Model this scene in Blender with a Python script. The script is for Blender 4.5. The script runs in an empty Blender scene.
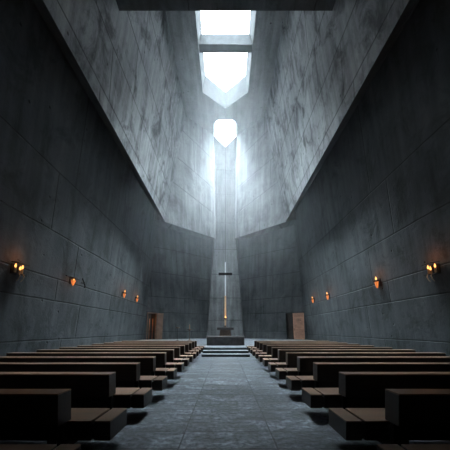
import bpy, bmesh, math, random
from mathutils import Vector, Matrix
random.seed(7)
scn = bpy.context.scene
COL = scn.collection
F = 250.0          # focal length in pixels of the 450 px frame
EYE = 1.6

# ------------------------------------------------------------------ helpers
def newmesh(name, bm, mat, parent=None, smooth=False, uv=None):
    if uv:
        lay = bm.loops.layers.uv.new('UVMap')
        for f in bm.faces:
            for l in f.loops:
                l[lay].uv = uv(l.vert.co)
    bmesh.ops.recalc_face_normals(bm, faces=bm.faces)
    me = bpy.data.meshes.new(name)
    bm.to_mesh(me); bm.free()
    if smooth:
        for p in me.polygons: p.use_smooth = True
    o = bpy.data.objects.new(name, me)
    COL.objects.link(o)
    if mat: me.materials.append(mat)
    if parent: o.parent = parent
    return o

def box(bm, x0, x1, y0, y1, z0, z1, bev=0.0):
    m = bmesh.new()
    bmesh.ops.create_cube(m, size=1)
    for v in m.verts:
        v.co = Vector(((x0+x1)/2 + v.co.x*(x1-x0), (y0+y1)/2 + v.co.y*(y1-y0), (z0+z1)/2 + v.co.z*(z1-z0)))
    if bev:
        bmesh.ops.bevel(m, geom=list(m.edges), offset=bev, segments=2, affect='EDGES', profile=.6)
    merge(bm, m)
    return bm

def merge(bm, m, mat=None):
    vm = {}
    for v in m.verts:
        vm[v] = bm.verts.new(mat @ v.co if mat else v.co)
    for f in m.faces:
        try: bm.faces.new([vm[v] for v in f.verts])
        except ValueError: pass
    m.free()

def lathe(bm, prof, cx=0, cy=0, cz=0, n=20):
    """prof: list of (radius, z)"""
    rings = []
    for r, z in prof:
        if r < 1e-5:
            rings.append([bm.verts.new((cx, cy, cz+z))])
        else:
            rings.append([bm.verts.new((cx+r*math.cos(2*math.pi*i/n), cy+r*math.sin(2*math.pi*i/n), cz+z)) for i in range(n)])
    for a, b in zip(rings, rings[1:]):
        for i in range(n):
            j = (i+1) % n
            if len(a) == 1 and len(b) == 1: continue
            if len(a) == 1: bm.faces.new((a[0], b[i], b[j]))
            elif len(b) == 1: bm.faces.new((a[i], a[j], b[0]))
            else: bm.faces.new((a[i], a[j], b[j], b[i]))
    for r in (rings[0], rings[-1]):
        if len(r) > 1: bm.faces.new(r)
    return bm

def tube(bm, pts, r, n=8):
    pts = [Vector(p) for p in pts]
    rings = []
    for i, p in enumerate(pts):
        if i == 0: d = pts[1]-p
        elif i == len(pts)-1: d = p-pts[-2]
        else: d = (pts[i+1]-pts[i-1])
        d.normalize()
        up = Vector((0, 0, 1)) if abs(d.z) < .95 else Vector((1, 0, 0))
        a = d.cross(up).normalized(); b = d.cross(a)
        rr = r[i] if isinstance(r, (list, tuple)) else r
        rings.append([bm.verts.new(p + a*rr*math.cos(2*math.pi*k/n) + b*rr*math.sin(2*math.pi*k/n)) for k in range(n)])
    for A, B in zip(rings, rings[1:]):
        for k in range(n):
            j = (k+1) % n
            bm.faces.new((A[k], A[j], B[j], B[k]))
    bm.faces.new(rings[0]); bm.faces.new(rings[-1])
    return bm

def loft(bm, bot, top):
    """solid between two equal-length rings"""
    a = [bm.verts.new(p) for p in bot]; b = [bm.verts.new(p) for p in top]
    n = len(a)
    for i in range(n):
        j = (i+1) % n
        bm.faces.new((a[i], a[j], b[j], b[i]))
    bm.faces.new(a); bm.faces.new(b)
    return bm

def empty(name, loc=(0, 0, 0), rz=0.0, parent=None):
    o = bpy.data.objects.new(name, None); COL.objects.link(o)
    o.location = loc; o.rotation_euler = (0, 0, rz); o.empty_display_size = .2
    if parent: o.parent = parent
    return o

def tag(o, label, cat, group=None, kind=None):
    o['label'] = label; o['category'] = cat
    if group: o['group'] = group
    if kind: o['kind'] = kind
    return o

def struct(o):
    o['kind'] = 'structure'; return o

def copy_tree(o, parent=None):
    c = o.copy(); COL.objects.link(c); c.parent = parent
    for ch in [k for k in bpy.data.objects if k.parent == o]:
        copy_tree(ch, c)
    return c

def soffit(o, mat):  # undersides take the darker concrete as painted shade
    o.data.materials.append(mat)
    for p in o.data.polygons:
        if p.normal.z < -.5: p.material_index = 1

def boolean_cut(target, cutters):
    for c in cutters:
        m = target.modifiers.new('cut', 'BOOLEAN'); m.operation = 'DIFFERENCE'; m.object = c; m.solver = 'EXACT'
    dg = bpy.context.evaluated_depsgraph_get()
    me = bpy.data.meshes.new_from_object(target.evaluated_get(dg))
    old = target.data
    target.modifiers.clear(); target.data = me
    bpy.data.meshes.remove(old)
    for c in cutters:
        d = c.data; bpy.data.objects.remove(c); bpy.data.meshes.remove(d)

# ------------------------------------------------------------------ materials
class NT:
    def __init__(s, name):
        s.m = bpy.data.materials.new(name); s.m.use_nodes = True
        s.t = s.m.node_tree; s.t.nodes.clear()
        s.out = s.t.nodes.new('ShaderNodeOutputMaterial')
    def n(s, typ, **kw):
        k = s.t.nodes.new(typ)
        for a, v in kw.items(): setattr(k, a, v)
        return k
    def l(s, a, b): s.t.links.new(a, b)
    def inp(s, sock, v):
        if hasattr(v, 'is_output'): s.l(v, sock)
        else: sock.default_value = v
    def math(s, op, a, b=0.0, c=0.0, clamp=False):
        k = s.n('ShaderNodeMath', operation=op); k.use_clamp = clamp
        s.inp(k.inputs[0], a); s.inp(k.inputs[1], b); s.inp(k.inputs[2], c)
        return k.outputs[0]
    def ramp(s, v, a, b, lo=0.0, hi=1.0):
        k = s.n('ShaderNodeMapRange'); k.clamp = True
        s.inp(k.inputs[0], v); k.inputs[1].default_value = a; k.inputs[2].default_value = b
        k.inputs[3].default_value = lo; k.inputs[4].default_value = hi
        return k.outputs[0]
    def noise(s, vec, scale, detail=4, rough=.55, dist=0.0):
        k = s.n('ShaderNodeTexNoise'); s.l(vec, k.inputs['Vector'])
        k.inputs['Scale'].default_value = scale; k.inputs['Detail'].default_value = detail
        k.inputs['Roughness'].default_value = rough; k.inputs['Distortion'].default_value = dist
        return k.outputs[0]
    def scl(s, vec, x, y, z=1.0, loc=(0, 0, 0)):
        k = s.n('ShaderNodeMapping'); s.l(vec, k.inputs[0])
        k.inputs['Scale'].default_value = (x, y, z); k.inputs['Location'].default_value = loc
        return k.outputs[0]
    def mixc(s, f, a, b):
        k = s.n('ShaderNodeMix', data_type='RGBA')
        s.inp(k.inputs[0], f); s.inp(k.inputs[6], a); s.inp(k.inputs[7], b)
        return k.outputs[2]
    def mul(s, col, f):
        k = s.n('ShaderNodeVectorMath', operation='SCALE'); s.inp(k.inputs[0], col); s.inp(k.inputs[3], f)
        return k.outputs[0]
    def bump(s, h, strength, dist):
        k = s.n('ShaderNodeBump'); s.l(h, k.inputs['Height'])
        k.inputs['Strength'].default_value = strength; k.inputs['Distance'].default_value = dist
        return k.outputs[0]
    def bsdf(s, col, rough, metallic=0.0, normal=None, spec=.5):
        k = s.n('ShaderNodeBsdfPrincipled')
        s.inp(k.inputs['Base Color'], col); s.inp(k.inputs['Roughness'], rough)
        s.inp(k.inputs['Metallic'], metallic); k.inputs['Specular IOR Level'].default_value = spec
        if normal is not None: s.l(normal, k.inputs['Normal'])
        s.l(k.outputs[0], s.out.inputs[0]); return k

def concrete(name, vj, su, u0=0.0, slant=0.0, base=(.30, .305, .31), jw=.032, seed=0.0, stain=.5):
    """board-marked cast concrete; UV in metres: u along the wall, v up.
    vj = list of joint heights, su = spacing of the cross joints."""
    s = NT(name)
    uv = s.n('ShaderNodeUVMap').outputs[0]
    vec = s.scl(uv, 1, 1, 1, (seed, seed*.7, 0))
    sep = s.n('ShaderNodeSeparateXYZ'); s.l(uv, sep.inputs[0])
    u, v = sep.outputs[0], sep.outputs[1]
    # joints
    wob = s.math('MULTIPLY', s.math('SUBTRACT', s.noise(vec, .35, 2), .5), .10)
    vv = s.math('ADD', v, wob)
    d = None
    for z in vj:
        a = s.math('ABSOLUTE', s.math('SUBTRACT', vv, z))
        d = a if d is None else s.math('MINIMUM', d, a)
    uu = s.math('ADD', s.math('ADD', u, u0), s.math('MULTIPLY', v, slant))
    rowsh = None
    for k, z in enumerate(vj):
        g = s.math('MULTIPLY', s.math('GREATER_THAN', v, z), (.37*su if k % 2 else -.21*su))
        rowsh = g if rowsh is None else s.math('ADD', rowsh, g)
    if rowsh is not None: uu = s.math('ADD', uu, rowsh)
    m = s.math('PINGPONG', uu, su/2)
    lineu = s.ramp(m, jw*.5, jw*1.2, 1, 0)
    line = lineu
    if d is not None:
        line = s.math('MAXIMUM', lineu, s.ramp(d, jw*.6, jw*1.4, 1, 0))
    # tie holes and pits
    vo = s.n('ShaderNodeTexVoronoi'); vo.inputs['Scale'].default_value = 1.3; vo.inputs['Randomness'].default_value = .85
    s.l(vec, vo.inputs['Vector'])
    hole = s.ramp(vo.outputs['Distance'], .06, .095, 1, 0)
    vo2 = s.n('ShaderNodeTexVoronoi'); vo2.inputs['Scale'].default_value = 2.6
    s.l(vec, vo2.inputs['Vector'])
    pit = s.math('MULTIPLY', s.ramp(vo2.outputs['Distance'], .05, .10, 1, 0), s.ramp(s.noise(vec, .5, 3), .5, .62))
    # tone
    streak = s.noise(s.scl(vec, 2.2, .16), 1.0, 5, .6)
    blotch = s.noise(vec, .33, 6, .6, .4)
    fine = s.noise(vec, 5.0, 5, .65)
    dirt = s.ramp(s.noise(s.scl(vec, .9, .65, 1, (9, 4, 0)), .8, 8, .72, .6), .49, .63)
    t = s.math('ADD', s.ramp(streak, .3, .7, .6, 1.2), s.ramp(blotch, .3, .7, -.3, .25))
    t = s.math('ADD', t, s.ramp(fine, .3, .7, -.11, .11))
    t = s.math('MULTIPLY', t, s.math('SUBTRACT', 1.0, s.math('MULTIPLY', dirt, stain)))
    t = s.math('MULTIPLY', t, s.math('SUBTRACT', 1.0, s.math('MULTIPLY', line, .72)))
    t = s.math('MULTIPLY', t, s.math('SUBTRACT', 1.0, s.math('MULTIPLY', hole, .8)))
    t = s.math('MULTIPLY', t, s.math('SUBTRACT', 1.0, s.math('MULTIPLY', pit, .75)))
    col = s.mul(base + (1,) if False else base, t)
    h = s.math('SUBTRACT', s.math('ADD', s.math('MULTIPLY', fine, .35), s.math('MULTIPLY', blotch, .8)),
               s.math('ADD', s.math('MULTIPLY', line, 1.0), s.math('ADD', hole, s.math('MULTIPLY', dirt, .25))))
    s.bsdf(col, s.ramp(fine, .2, .8, .62, .85), 0, s.bump(h, .75, .045), .35)
    return s.m

def wood(name, base, rough=.45, obj=True):
    s = NT(name)
    tc = s.n('ShaderNodeTexCoord').outputs['Object']
    g = s.noise(s.scl(tc, .9, 14, 14), 2.0, 6, .6, .8)
    g2 = s.noise(s.scl(tc, .3, 2, 2), 1.3, 3)
    inf = s.n('ShaderNodeObjectInfo').outputs['Random']
    t = s.math('ADD', s.ramp(g, .3, .7, .6, 1.25), s.ramp(g2, .3, .7, -.15, .2))
    t = s.math('MULTIPLY', t, s.ramp(inf, 0, 1, .88, 1.1))
    s.bsdf(s.mul(base, t), s.ramp(g, .3, .7, rough-.08, rough+.14), 0, s.bump(g, .25, .004), .45)
    return s.m

def plain(name, base, rough=.5, metallic=0.0, var=.25, scale=8, bumpd=.003, spec=.4):
    s = NT(name)
    tc = s.n('ShaderNodeTexCoord').outputs['Object']
    g = s.noise(tc, scale, 5, .6)
    s.bsdf(s.mul(base, s.ramp(g, .3, .7, 1-var, 1+var)), rough, metallic, s.bump(g, .4, bumpd), spec)
    return s.m

def glow(name, col, strength):
    s = NT(name)
    e = s.n('ShaderNodeEmission'); e.inputs[0].default_value = col + (1,); e.inputs[1].default_value = strength
    s.l(e.outputs[0], s.out.inputs[0]); return s.m

def slate(name):
    s = NT(name)
    uv = s.n('ShaderNodeUVMap').outputs[0]
    b = s.n('ShaderNodeTexBrick'); s.l(s.scl(uv, 1, 1, 1, (.67, 0, 0)), b.inputs['Vector'])
    b.offset = 0.0; b.inputs['Scale'].default_value = 1
    b.inputs['Brick Width'].default_value = 1.34; b.inputs['Row Height'].default_value = .56
    b.inputs['Mortar Size'].default_value = .013; b.inputs['Mortar Smooth'].default_value = .3
    b.inputs['Color1'].default_value = (.62, .62, .62, 1); b.inputs['Color2'].default_value = (1.15, 1.15, 1.15, 1)
    b.inputs['Mortar'].default_value = (.22, .22, .22, 1); b.inputs['Bias'].default_value = .1
    n1 = s.noise(s.scl(uv, 1.0, 1.7), 1.6, 8, .7, .5)
    n2 = s.noise(uv, 12, 6, .75)
    n3 = s.noise(s.scl(uv, 1, 1, 1, (5, 2, 0)), .45, 4)
    t = s.math('MULTIPLY', s.ramp(n1, .38, .62, .3, 1.8), s.ramp(n2, .38, .62, .25, 1.75))
    t = s.math('MULTIPLY', t, s.ramp(n3, .3, .7, .8, 1.2))
    base = s.mixc(s.ramp(n1, .4, .6), (.048, .056, .066, 1), (.105, .117, .13, 1))
    k = s.n('ShaderNodeVectorMath', operation='MULTIPLY'); s.l(base, k.inputs[0]); s.l(b.outputs['Color'], k.inputs[1])
    h = s.math('SUBTRACT', s.math('ADD', n1, s.math('MULTIPLY', n2, .35)), b.outputs['Fac'])
    s.bsdf(s.mul(k.outputs[0], t), s.ramp(n1, .3, .7, .3, .6), 0, s.bump(h, .9, .04), .5)
    return s.m

LOWJ = [1.07, 3.2, 4.4, 6.7, 9.6]
M_low = concrete('board-marked concrete lower wall', LOWJ, 6.5, 1.2, .0, (.07, .078, .082), seed=1.3)  # same concrete as the upper walls, darkened in colour as painted shade
M_up = concrete('board-marked concrete upper wall', [14.0, 16.4, 19.0, 21.9], 4.6, .5, .22, (.35, .36, .365), seed=5.1, stain=.75)  # lighter copy of the wall concrete, so the upper walls look lit
M_end = concrete('board-marked concrete end wall', [1.4, 3.75, 5.6, 8.4, 11.2], 5.4, 2.0, 0, (.095, .104, .108), jw=.03, seed=11.7, stain=.3)  # darkened copy: shade under the overhang is put into the colour
M_endup = concrete('board-marked concrete upper end wall', [15.6, 18.4, 21.5], 5.4, 2.0, 0, (.32, .33, .335), jw=.03, seed=31.7, stain=.3)  # same end-wall concrete, coloured lighter as its lit part
M_niche = concrete('board-marked concrete niche', [3.0, 6.2, 9.6, 13.2, 17, 21], 40, 9, 0, (.25, .26, .265), jw=.03, seed=17.2, stain=.2)
M_ceil = concrete('cast concrete ceiling', [], 9.0, 4.5, 0, (.24, .248, .252), seed=23.0, stain=.25)
M_shaft_dim = plain('roof-light faces dimmed for glare', (.07, .074, .077), .9, 0, .2, 2, .003, .05)  # shaft faces and beam coloured dark to offset blown-out daylight
M_floor = slate('slate paving')
M_step = plain('worn slate step', (.095, .105, .118), .5, 0, .35, 5, .006)
M_wood = wood('shade-darkened oak', (.032, .022, .017), .42)  # pew fronts coloured near black to paint in their shade
M_wood_lit = wood('oak lightened as lit tops', (.26, .155, .10), .36)  # lighter brown paints in the light falling on pew tops
M_wood_end = wood('shade-darkened oak end', (.045, .032, .025), .45)  # shade on the seat ends is put into this dark colour
M_iron = plain('black wrought iron', (.018, .017, .017), .55, .8)
M_steel = plain('pale steel', (.72, .75, .76), .4, .1, .08)
M_stone = plain('dark altar stone', (.13, .122, .118), .5, 0, .3, 3, .006)
M_brown = plain('brown patinated bronze', (.13, .088, .066), .5, .4, .3)
M_slab = plain('dark bronze slab', (.045, .04, .038), .45, .2)
M_door = wood('warm door timber', (.62, .34, .22), .5)  # colour lightened to paint in warm light falling on the door leaf
M_doord = wood('brown door timber', (.26, .15, .10), .5)
M_cup = plain('amber glass cup', (.40, .17, .06), .4, 0, .1)
for _n in M_cup.node_tree.nodes:
    if _n.type == 'BSDF_PRINCIPLED':
        _n.inputs['Emission Color'].default_value = (1, .27, .06, 1); _n.inputs['Emission Strength'].default_value = .85
M_wax = plain('amber wax', (.62, .42, .24), .5, 0, .08)
M_flame = glow('candle flame', (1.0, .44, .12), 2.6)
M_dark = plain('dark passage plaster', (.12, .10, .09), .8)

# ------------------------------------------------------------------ the hall
Y0, YC = -12.0, 27.0
YB = 36.0
EDGE = (6.48, 13.26)     # lower inner edge of the hanging upper wall
CEILX, CEILZ = 4.3, 24.7
WX0, WXT, WZT = 9.9, 7.36, 17.0   # lower wall: half width at floor / at soffit
def wallx(z): return WX0 + (WXT-WX0)*z/WZT

bm = bmesh.new(); box(bm, -11, 11, Y0-.5, 36, -.5, 0)
struct(newmesh('floor', bm, M_floor, uv=lambda c: (c.x, c.y)))

for side, sg in (('left', -1), ('right', 1)):
    # leaning lower wall
    bm = bmesh.new()
    loft(bm, [(sg*WX0, Y0, 0), (sg*WX0, 30.0, 0), (sg*11, 30.0, 0), (sg*11, Y0, 0)],
             [(sg*WXT, Y0, WZT), (sg*WXT, 28.27, WZT), (sg*11, 28.27, WZT), (sg*11, Y0, WZT)])
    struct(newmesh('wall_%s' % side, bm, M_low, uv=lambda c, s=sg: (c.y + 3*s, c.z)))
    # hanging upper wall, jutting inwards over the lower one
    bm = bmesh.new()
    loft(bm, [(sg*EDGE[0], Y0, EDGE[1]), (sg*EDGE[0], YC, EDGE[1]), (sg*11, YC, 18.6), (sg*11, Y0, 18.6)],
             [(sg*CEILX, Y0, CEILZ), (sg*CEILX, YC, CEILZ), (sg*11, YC, CEILZ), (sg*11, Y0, CEILZ)])
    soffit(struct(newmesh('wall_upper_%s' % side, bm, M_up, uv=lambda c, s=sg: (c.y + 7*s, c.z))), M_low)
    # end wall facets folding back towards the niche
    bm = bmesh.new()
    loft(bm, [(sg*9.9, 30.0, 0), (sg*2.7, 34.8, 0), (sg*2.7, YB, 0), (sg*11, YB, 0), (sg*11, 30.0, 0)],
             [(sg*7.54, 28.37, 16), (sg*1.42, 33.28, 16), (sg*1.42, YB, 16), (sg*11, YB, 16), (sg*11, 28.37, 16)])
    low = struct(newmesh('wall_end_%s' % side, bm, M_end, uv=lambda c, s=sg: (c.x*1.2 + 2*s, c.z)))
    # doorway cut through the lower facet
    dirv = Vector((-7.2*sg, 4.8, 0)).normalized()      # from the corner to the niche
    nrm = Vector((-dirv.y*sg, -abs(dirv.x), 0)).normalized()
    P0 = Vector((sg*9.9, 30.0, 0))
    a0, a1 = ((.40, 1.50) if sg < 0 else (1.66, 2.50))
    def pt(a, n, z): return tuple(P0 + dirv*a + nrm*n + Vector((0, 0, z)))
    bm = bmesh.new()
    loft(bm, [pt(a0, -1.6, .3), pt(a1, -1.6, .3), pt(a1, 2, .3), pt(a0, 2, .3)],
             [pt(a0, -1.6, 3.66), pt(a1, -1.6, 3.66), pt(a1, 2, 3.66), pt(a0, 2, 3.66)])
    cut = newmesh('cutter', bm, None, uv=lambda c: (c.x*1.2, c.z))
    boolean_cut(low, [cut])
    # upper facet
    bm = bmesh.new()
    for p in [(sg*EDGE[0], YC, EDGE[1]), (sg*1.4, 31.7, EDGE[1]), (sg*7.7, 28.5, 14.7), (sg*1.4, 33.5, 14.7), (sg*1.4, YB, 14.7),
              (sg*11, YB, 14.7), (sg*11, 28.5, 14.7), (sg*CEILX, YC, CEILZ), (sg*1.4, 29.6, CEILZ), (sg*1.4, YB, CEILZ),
              (sg*11, YB, CEILZ), (sg*11, YC, CEILZ)]: bm.verts.new(p)
    hull = bmesh.ops.convex_hull(bm, input=list(bm.verts))
    bmesh.ops.delete(bm, geom=list({g for g in hull['geom_interior'] + hull['geom_unused'] if isinstance(g, bmesh.types.BMVert)}), context='VERTS')
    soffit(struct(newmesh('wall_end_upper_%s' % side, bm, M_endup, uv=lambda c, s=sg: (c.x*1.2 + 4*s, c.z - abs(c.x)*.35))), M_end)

bm = bmesh.new(); box(bm, -11, 11, YB, YB+.5, -.5, 26.5)
struct(newmesh('wall_niche', bm, M_niche, uv=lambda c: (c.x, c.z)))
bm = bmesh.new(); box(bm, -11, 11, Y0-.5, Y0, -.5, 26.5)
struct(newmesh('wall_back', bm, M_low, uv=lambda c: (c.x, c.z)))

# ceiling slab with two pointed roof lights
ZT = 26.45
bm = bmesh.new(); box(bm, -11, 11, Y0-.5, YB+.5, CEILZ, ZT)
ceil = struct(newmesh('ceiling', bm, M_ceil, uv=lambda c: (c.x, c.y)))
def lerp_ring(b, t):
    # extend the tapered shaft a little beyond both faces of the slab
    out_b, out_t = [], []
    for p, q in zip(b, t):
        p = Vector(p + (CEILZ,)); q = Vector(q + (ZT,)); e = (q-p)*.08
        out_b.append(p-e); out_t.append(q+e)
    return out_b, out_t
r1b = [(-2.2, 17.2), (2.2, 17.2), (2.2, 24.3), (0, 26.1), (-2.2, 24.3)]
r1t = [(-1.95, 17.3), (1.95, 17.3), (1.95, 24.4), (0, 26.1), (-1.95, 24.4)]
r2b = [(-.8, 27.5), (.8, 27.5), (1.4, 28.1), (1.4, 29.7), (0, 31.6), (-1.4, 29.7), (-1.4, 28.1)]
r2t = [(-.75, 27.8), (.75, 27.8), (1.2, 28.6), (1.2, 31.6), (0, 33.2), (-1.2, 31.6), (-1.2, 28.6)]
cuts = []
for b, t in ((r1b, r1t), (r2b, r2t)):
    bm = bmesh.new(); loft(bm, *lerp_ring(b, t))
    cuts.append(newmesh('cutter', bm, None, uv=lambda c: (c.x + c.y, c.z)))
boolean_cut(ceil, cuts)
ceil.data.materials.append(M_shaft_dim)
for p in ceil.data.polygons:
    if abs(p.normal.z) < .7 and abs(p.center.x) < 3 and 15 < p.center.y < 33: p.material_index = 1
# beam across the larger roof light
bm = bmesh.new(); box(bm, -2.16, 2.16, 20.4, 21.0, 24.9, 25.72)
struct(newmesh('trim_1', bm, M_shaft_dim))
# deep downstand beam across the hall in front of the roof light
bm = bmesh.new()
loft(bm, [(-5.56, 9.5, 18.2), (5.56, 9.5, 18.2), (5.56, 13.0, 18.2), (-5.56, 13.0, 18.2)],
         [(-4.32, 9.5, CEILZ), (4.32, 9.5, CEILZ), (4.32, 13.0, CEILZ), (-4.32, 13.0, CEILZ)])
struct(newmesh('trim_2', bm, M_low, uv=lambda c: (c.x, c.y)))

# chancel platform and the three steps running out between the pews
bm = bmesh.new(); box(bm, -9.8, 9.8, 18.15, 29.9, 0, .45, .012)
# fill to the folded end wall
loft(bm, [(-9.82, 29.9, 0), (9.82, 29.9, 0), (2.7, 34.75, 0), (2.7, YB, 0), (-2.7, YB, 0), (-2.7, 34.75, 0)],
         [(-9.81, 29.9, .45), (9.81, 29.9, .45), (2.7, 34.75, .45), (2.7, YB, .45), (-2.7, YB, .45), (-2.7, 34.75, .45)])
struct(newmesh('floor_platform', bm, M_floor, uv=lambda c: (c.x, c.y + c.z)))
st = empty('altar_steps', (0, 14.8, 0))
tag(st, 'three slate steps climbing from the end of the aisle to the altar', 'steps')
for k, (y, z) in enumerate(((14.8, .15), (15.6, .30), (16.4, .45))):
    bm = bmesh.new()
    box(bm, -1.43, 1.43, y-14.8+.03, 18.14-14.8, z-.15+(.001 if k else 0), z-.035)
    box(bm, -1.44, 1.44, y-14.8, 18.14-14.8, z-.034, z, .008)
    newmesh('step', bm, M_step, st)

# ------------------------------------------------------------------ doors
def door_parts(sg, n, a0, a1, l0, l1, leaf_mat, top):
    dirv = Vector((-7.2*sg, 4.8, 0)).normalized()
    nrm = Vector((-dirv.y*sg, -abs(dirv.x), 0)).normalized()
    P0 = Vector((sg*9.9, 30.0, 0))
    d = struct(empty('door_%d' % n, (0, 0, 0)))
    # facet leans towards the hall as it rises
    def pt(a, nn, z): return P0 + dirv*a + nrm*(nn + .168*z) + Vector((0, 0, z))
    def slab(bm, a, b, n0, n1, z0, z1, taper=0.0):
        loft(bm, [pt(a+taper, n0, z0), pt(b, n0, z0), pt(b, n1, z0), pt(a+taper, n1, z0)],
                 [pt(a, n0, z1), pt(b, n0, z1), pt(b, n1, z1), pt(a, n1, z1)])
    bm = bmesh.new()
    slab(bm, a0-.02, a0+.05, -.3, .04, .45, 3.62); slab(bm, a1-.05, a1+.02, -.3, .04, .45, 3.62); slab(bm, a0-.02, a1+.02, -.3, .04, 3.60, 3.68)
    newmesh('door_frame', bm, M_iron if sg > 0 else M_doord, d)
    bm = bmesh.new()
    slab(bm, l0, l1, .03, .13, .46, top, .12 if sg > 0 else 0)
    leaf = newmesh('door_leaf', bm, leaf_mat, d)
    bm = bmesh.new()      # raised stiles and rails
    w = l1-l0
    for (p, q, z0, z1) in ((l0+.02, l0+.10, .5, top-.05), (l1-.10, l1-.02, .5, top-.05), (l0+.10, l1-.10, .5, .66), (l0+.10, l1-.10, 1.75, 1.85), (l0+.10, l1-.10, top-.6, top-.5)):
        slab(bm, p, q, .131, .155, z0, z1)
    newmesh('rail', bm, leaf_mat, leaf)
    bm = bmesh.new()
    c = pt((l0+l1)/2-.1, .16, top-.82)
    tube(bm, [c + dirv*(.26*math.cos(t*.55)) + Vector((0, 0, .07*math.sin(t*1.1)+.05*math.cos(t*.5))) for t in range(12)], .022)
    if sg > 0: newmesh('carved_mark', bm, M_brown, leaf)
    else: bm.free()
    bm = bmesh.new(); h = pt(l1-.12, .155, 1.55) if sg > 0 else pt(l0+.12, .155, 1.55)
    tube(bm, [h, h+nrm*.07, h+nrm*.07+Vector((0, 0, .28)), h+Vector((0, 0, .28))], .016)
    newmesh('handle', bm, M_iron, leaf)
    return d, pt, nrm
d1, ptL, nL = door_parts(-1, 1, .40, 1.50, 1.56, 2.30, M_doord, 3.64)
d2, ptR, nR = door_parts(1, 2, 1.66, 2.50, .27, 1.62, M_door, 3.64)
bm = bmesh.new()
loft(bm, [tuple(ptR(a, n, .46)) for a, n in ((1.72, -.35), (2.44, -.35), (2.44, -.27), (1.72, -.27))], [tuple(ptR(a, n, 3.6)) for a, n in ((1.72, -.35), (2.44, -.35), (2.44, -.27), (1.72, -.27))])
newmesh('doorway_tone_panel', bm, M_wood_end, d2)  # dark panel added to set the tone of the open doorway
# warm timber boards standing inside the left doorway, lit by a lamp in the passage
bm = bmesh.new()
for a, b in ((.55, .65), (.92, .97), (1.30, 1.38)):
    loft(bm, [ptL(a, -.9, .46), ptL(b, -.9, .46), ptL(b, -.82, .46), ptL(a, -.82, .46)],
             [ptL(a, -.95, 3.0), ptL(b, -.95, 3.0), ptL(b, -.87, 3.0), ptL(a, -.87, 3.0)])
newmesh('inner_board', bm, M_door, d1)

# ------------------------------------------------------------------ pews
def make_pew():
    """modelled for the right side: x from the aisle outwards, y=0 at the rear face of the backrest"""
    root = empty('pew')
    XB0, XB1, XS = 2.0, 7.15, 1.49
    bm = bmesh.new(); box(bm, XB0, XB1, 0, .26, .46, .834, .008)
    newmesh('backrest', bm, M_wood, root)
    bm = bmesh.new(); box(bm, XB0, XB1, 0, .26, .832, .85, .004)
    newmesh('lit_back_top', bm, M_wood_lit, root)  # thin lighter layer added so the backrest top looks lit
    bm = bmesh.new(); box(bm, 1.735, XB1, .23, .76, .20, .434, .006)
    newmesh('seat', bm, M_wood, root)
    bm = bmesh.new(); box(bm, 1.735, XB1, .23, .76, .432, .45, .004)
    newmesh('lit_seat_top', bm, M_wood_lit, root)  # thin lighter layer added as the painted lit top of the seat
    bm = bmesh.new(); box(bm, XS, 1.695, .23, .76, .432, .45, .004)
    newmesh('lit_seat_top', bm, M_wood_lit, root)  # same painted lit top over the seat end
    bm = bmesh.new(); box(bm, XS, 1.695, .23, .76, .20, .434, .006)
    box(bm, 1.69, 1.74, .27, .72, .21, .40)
    newmesh('seat_end', bm, M_wood_end, root)
    for x in (2.04, 4.5, 7.0):
        bm = bmesh.new(); box(bm, x-.035, x+.035, .10, .17, 0, .47); box(bm, x-.03, x+.03, .16, .25, .27, .40)
        newmesh('post', bm, M_iron, root)
    for x in (2.3, 4.5, 6.8):
        bm = bmesh.new(); box(bm, x-.06, x+.06, .33, .66, .0, .205); box(bm, x-.14, x+.14, .30, .69, .0, .025)
        newmesh('leg', bm, M_iron, root)
    return root
ordn = ['first', 'second', 'third', 'fourth', 'fifth', 'sixth', 'seventh', 'eighth', 'ninth', 'tenth', 'eleventh', 'twelfth']
ys = [1.76] + [2.93 + 1.3*k for k in range(12)]
right = make_pew()
left = empty('pew')
for ch in [k for k in bpy.data.objects if k.parent == right]:
    me = ch.data.copy()
    for v in me.vertices: v.co.x *= -1
    me.flip_normals()
    c = bpy.data.objects.new(ch.name.split('.')[0], me); COL.objects.link(c); c.parent = left
for side, proto in (('right', right), ('left', left)):
    for i, y in enumerate(ys):
        o = proto if i == 0 else copy_tree(proto)
        o.location = (0, y, 0)
        if i == 0: lab = 'dark wooden pew %s of the aisle, cut off by the bottom edge of the frame' % side
        elif i == 1: lab = 'dark wooden pew %s of the aisle, nearest one whose thick backrest shows' % side
        elif i == 12: lab = 'dark wooden pew %s of the aisle, farthest row, standing beside the altar steps' % side
        elif i < 7: lab = 'dark wooden pew %s of the aisle, %s backrest counted from the viewer' % (side, ordn[i-1])
        else: lab = 'dark wooden pew %s of the aisle, %s row counted back from the altar steps' % (side, ordn[12-i])
        tag(o, lab, 'pew', 'pews %s of the aisle' % side)

# ------------------------------------------------------------------ altar, pedestal, cross
al = empty('altar', (0, 18.6, .45))
tag(al, 'long low dark stone altar block on the platform above the steps', 'altar')
bm = bmesh.new(); box(bm, -1.40, 1.40, .03, 1.0, 0, .60, .01); newmesh('altar_block', bm, M_stone, al)
bm = bmesh.new(); box(bm, -1.43, 1.43, 0, 1.03, .605, .68, .01); newmesh('altar_top', bm, M_stone, al)
bm = bmesh.new(); box(bm, -1.34, 1.34, .022, .05, .08, .52, .005); newmesh('front_panel', bm, M_stone, al)

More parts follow.
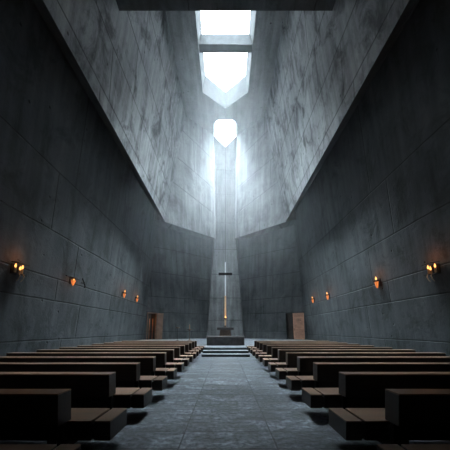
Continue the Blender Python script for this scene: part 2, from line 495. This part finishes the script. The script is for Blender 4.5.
pd = empty('pedestal', (0, 26.4, .45))
tag(pd, 'stepped brown pedestal with overhanging dark slab, behind the altar block', 'pedestal')
bm = bmesh.new(); box(bm, -.80, .80, -.45, .45, 0, .28, .01); newmesh('plinth', bm, M_brown, pd)
bm = bmesh.new()
loft(bm, [(-.66, -.36, .28), (.66, -.36, .28), (.66, .36, .28), (-.66, .36, .28)], [(-.54, -.3, 1.16), (.54, -.3, 1.16), (.54, .3, 1.16), (-.54, .3, 1.16)])
newmesh('shaft', bm, M_brown, pd)
bm = bmesh.new(); box(bm, -.86, .86, -.5, .5, 1.16, 1.41, .012); newmesh('top_slab', bm, M_slab, pd)

cr = empty('standing_cross', (0, 26.4, 1.86))
tag(cr, 'tall thin metal cross with dark crossbar rising from the pedestal', 'cross')
bm = bmesh.new(); lathe(bm, [(.26, 0), (.26, .03), (.12, .08), (.09, .22)], n=24); newmesh('foot', bm, M_brown, cr)
bm = bmesh.new(); box(bm, -.085, .085, -.05, .05, .2, 3.35, .01); newmesh('lower_sleeve', bm, M_wax, cr)
bm = bmesh.new(); box(bm, -.055, .055, -.035, .035, 3.35, 6.9, .006); newmesh('upright', bm, M_steel, cr)
bm = bmesh.new(); box(bm, -.72, .72, -.07, .07, 5.52, 5.78, .01); newmesh('crossbar', bm, M_iron, cr)
bm = bmesh.new(); tube(bm, [(0, 0, 6.85), (0, 0, CEILZ-1.86)], .013); newmesh('hanging_cable', bm, M_iron, cr)

# altar lamp hanging on the front of the cross
lp = empty('altar_lamp', (0, 26.05, 2.72))
tag(lp, 'small glowing oil lamp held on a bracket against the foot of the cross', 'lamp')
bm = bmesh.new(); lathe(bm, [(0, -.04), (.06, -.03), (.13, .03), (.16, .12), (.15, .14), (.10, .08), (0, .06)], n=20); newmesh('oil_cup', bm, M_brown, lp)
bm = bmesh.new(); tube(bm, [(0, .295, -.12), (0, .05, -.1), (0, 0, -.04)], .02); newmesh('bracket', bm, M_brown, lp)
def flame(name, parent, x, y, z, h, r, mat=M_flame):
    bm = bmesh.new()
    lathe(bm, [(0, 0), (r*.7, h*.12), (r, h*.3), (r*.75, h*.55), (r*.35, h*.8), (0, h)], x, y, z, 3)
    return newmesh(name, bm, mat, parent, True)
flame('flame', lp, 0, 0, .08, .28, .10)

def plight(name, loc, e, col=(1, .45, .15), r=.05):
    d = bpy.data.lights.new(name, 'POINT'); d.energy = e; d.color = col; d.shadow_soft_size = r
    o = bpy.data.objects.new(name, d); COL.objects.link(o); o.location = loc
    return o
plight('altar_lamp_glow', (0, 25.8, 3.05), 14)

# bronze candle stand and small wall dish in front of the left end facet
cs = empty('candle_stand', (-3.95, 27.6, .45))
tag(cs, 'small bronze candle stand on the platform left of the altar', 'candle stand')
bm = bmesh.new(); lathe(bm, [(.24, 0), (.24, .03), (.05, .08), (.03, .3), (.03, 1.05), (.06, 1.1), (.30, 1.16), (.32, 1.22), (0, 1.2)], n=20); newmesh('stand', bm, M_brown, cs, True)
bm = bmesh.new(); lathe(bm, [(.05, 1.2), (.05, 1.75), (0, 1.77)], n=12); newmesh('candle', bm, M_doord, cs)
cs = empty('offering_bowl', (-5.2, 27.2, .45))
tag(cs, 'small bronze bowl on a thin stand left of the candle stand', 'bowl')
bm = bmesh.new(); lathe(bm, [(.16, 0), (.16, .02), (.02, .05), (.02, 1.3), (.05, 1.33)], n=14); newmesh('stand', bm, M_iron, cs, True)
bm = bmesh.new(); lathe(bm, [(.05, 1.33), (.2, 1.38), (.26, 1.46), (.22, 1.45), (0, 1.36)], n=18); newmesh('bowl', bm, M_brown, cs, True)

# ------------------------------------------------------------------ wall sconces
def sconce(px, py, kind, label, energy):
    sg = -1 if px < 225 else 1
    lat, up = abs(px-225), 330-py
    xw = 8.4
    for _ in range(6):
        z = EYE + up*xw/lat; xw = wallx(z)
    y = xw*F/lat
    lean = math.atan((WX0-WXT)/WZT)
    root = empty('wall_sconce', (sg*xw, y, z), 0)
    # local frame: -x*sg points into the hall; tilt with the leaning wall
    root.rotation_euler = (0, -sg*lean, 0)
    i = -sg
    tag(root, label, 'sconce', 'candle sconces along the %s wall' % ('left' if sg < 0 else 'right'))
    def bx(a, b, y0, y1, z0, z1, bev=.004):
        bm = bmesh.new(); box(bm, min(i*a, i*b), max(i*a, i*b), y0, y1, z0, z1, bev); return bm
    if kind == 'rack':      # iron bar with candles standing in a tray
        newmesh('back_plate', bx(-.02, .03, -.26, .26, -.34, .10), M_iron, root)
        bm = bx(.03, .36, -.30, .30, .155, .19); tube(bm, [(i*.03, 0, .17), (i*.2, 0, .26), (i*.03, 0, .34)], .014); newmesh('top_bar', bm, M_iron, root)
        bm = bx(.03, .30, -.28, .28, -.30, -.27); newmesh('tray', bm, M_iron, root)
        spots = ((.16, -.20, -.05), (.22, -.02, -.12), (.15, .18, -.03))
        for a, yy, zz in spots:
            bm = bmesh.new(); lathe(bm, [(.038, -.27), (.04, zz-.02), (.03, zz), (0, zz)], i*a, yy, 0, 10); newmesh('candle', bm, M_wax, root)
            flame('flame', root, i*a, yy, zz, .20, .048)
        for yy in (-.12, .10):
            bm = bmesh.new(); tube(bm, [(i*.28, yy, -.27), (i*.33, yy, -.36), (i*.29, yy, -.5), (i*.2, yy, -.62)], [.03, .022, .014, .004]); newmesh('wax_drip', bm, M_wax, root)
        lp = (i*.40, 0, 0.42)
    elif kind == 'hook':
        newmesh('back_plate', bx(-.02, .03, -.12, .12, -.25, .12), M_iron, root)
        bm = bx(.03, .10, -.55, .75, .14, .18); box(bm, min(i*.03, i*.3), max(i*.03, i*.3), -.25, .25, .12, .15); newmesh('top_bar', bm, M_iron, root)
        bm = bmesh.new(); tube(bm, [(i*.1, .98, .30), (i*.22, 1.0, .10), (i*.26, 1.12, -.16), (i*.2, 1.16, -.22)], .035)
        tube(bm, [(i*.02, 1.0, .02), (i*.23, 1.03, .04)], .02); newmesh('hook', bm, M_iron, root)
        bm = bmesh.new(); lathe(bm, [(.02, -.32), (.08, -.16), (.13, .0), (.12, .0), (0, -.1)], i*.18, -.02, 0, 14); newmesh('oil_cup', bm, M_cup, root)
        flame('flame', root, i*.20, -.02, -.06, .18, .05)
        lp = (i*.4, 0, .04)
    else:                    # ring holding a single candle, light above and below the band
        newmesh('back_plate', bx(-.02, .03, -.13, .13, -.32, .14), M_iron, root)
        bm = bmesh.new(); lathe(bm, [(.17, -.02), (.19, .0), (.19, .06), (.17, .08), (.15, .06), (.15, .0)], i*.2, 0, 0, 18); newmesh('ring', bm, M_iron, root)
        bm = bmesh.new(); lathe(bm, [(.02, -.40), (.06, -.32), (.10, -.06), (.11, .08), (0, .08)], i*.2, 0, 0, 16); newmesh('oil_cup', bm, M_cup, root)
        flame('flame', root, i*.2, 0, .09, .22, .06)
        lp = (i*.30, 0, .40)
    L = plight('candle_light', (0, 0, 0), energy, (1, .33, .08), .04)
    L.parent = root; L.location = lp
sconce(15, 267, 'rack', 'iron sconce with a row of burning candles, nearest one on the left wall', 7)
sconce(70, 280, 'hook', 'iron wall sconce with one oil flame and a hook beside its long bar', 5)
sconce(122, 293, 'ring', 'taller glowing ring sconce on the left wall, third from the viewer', 6)
sconce(135, 298, 'ring', 'smallest sconce on the left wall, farthest and closest to the doorway', 6)
sconce(434, 267, 'rack', 'iron sconce with burning candles, nearest one on the right wall', 7)
sconce(379, 281, 'ring', 'ring sconce on the right wall, second from the viewer, casting a dark shadow', 6)
sconce(329, 295, 'ring', 'ring sconce on the right wall, third from the viewer', 6)
sconce(314, 299, 'ring', 'smallest sconce on the right wall, farthest, above the timber door leaf', 6)

# lamp glow in the passage behind the left doorway
plight('passage_lamp', tuple(ptL(.95, -.45, 2.6)), 6, (1, .5, .22), .08)

# ------------------------------------------------------------------ haze
bm = bmesh.new(); box(bm, -10.9, 10.9, Y0-.4, YB+.4, -.4, 26.4)
s = NT('thin incense haze')
pos = s.n('ShaderNodeSeparateXYZ'); s.l(s.n('ShaderNodeTexCoord').outputs['Object'], pos.inputs[0])
v = s.n('ShaderNodeVolumeScatter')
dens = s.math('MULTIPLY', s.math('MULTIPLY', s.ramp(pos.outputs[2], 6, 18), s.ramp(pos.outputs[2], 16, 24, 1, .03)), s.ramp(pos.outputs[1], 12, 28))
high = s.math('MULTIPLY', s.math('MULTIPLY', s.ramp(pos.outputs[2], 11, 17), s.ramp(pos.outputs[2], 20.5, 24.5, 1, 0)), s.ramp(pos.outputs[1], 23, 30))
dens = s.math('ADD', s.math('MULTIPLY', dens, .0175), s.math('MULTIPLY', high, .014))
s.l(s.math('ADD', .0004, dens), v.inputs['Density'])
v.inputs['Anisotropy'].default_value = 0.0; v.inputs['Color'].default_value = (.93, .97, 1, 1)
s.l(v.outputs[0], s.out.inputs['Volume'])
hz = newmesh('haze', bm, s.m)
tag(hz, 'thin grey haze filling the hall under the roof lights', 'haze', kind='stuff')

# ------------------------------------------------------------------ daylight
w = bpy.data.worlds.new('World'); scn.world = w; w.use_nodes = True
bg = w.node_tree.nodes['Background']
bg.inputs[0].default_value = (.78, .90, 1.0, 1); bg.inputs[1].default_value = 7.0
def portal(x, y, sx, sy):
    d = bpy.data.lights.new('portal', 'AREA'); d.shape = 'RECTANGLE'; d.size = sx; d.size_y = sy
    d.cycles.is_portal = True
    o = bpy.data.objects.new('portal', d); COL.objects.link(o); o.location = (x, y, ZT+.02)
portal(0, 21.1, 4.0, 10.2); portal(0, 30.5, 2.6, 5.8)
sd = bpy.data.lights.new('sun', 'SUN'); sd.energy = 200; sd.angle = math.radians(56); sd.color = (.76, .91, 1)
so = bpy.data.objects.new('sun', sd); COL.objects.link(so); so.rotation_euler = (math.radians(-3), 0, 0)

# ------------------------------------------------------------------ camera and view
cd = bpy.data.cameras.new('camera'); cam = bpy.data.objects.new('camera', cd); COL.objects.link(cam)
cam.location = (-.04, 0, EYE); cam.rotation_euler = (math.pi/2, 0, 0)
cd.sensor_width = 36; cd.lens = 36*F/450; cd.shift_y = 105/450; cd.clip_end = 200; cd.clip_start = .05
scn.camera = cam
vs = scn.view_settings
vs.view_transform = 'Standard'; vs.look = 'None'; vs.gamma = 1; vs.use_curve_mapping = False
vs.exposure = 0.0
cy = scn.cycles
cy.use_denoising = True; cy.max_bounces = 8; cy.diffuse_bounces = 4; cy.volume_bounces = 1
cy.glossy_bounces = 3; cy.caustics_reflective = False; cy.caustics_refractive = False
cy.sample_clamp_indirect = 12; cy.volume_step_rate = 1
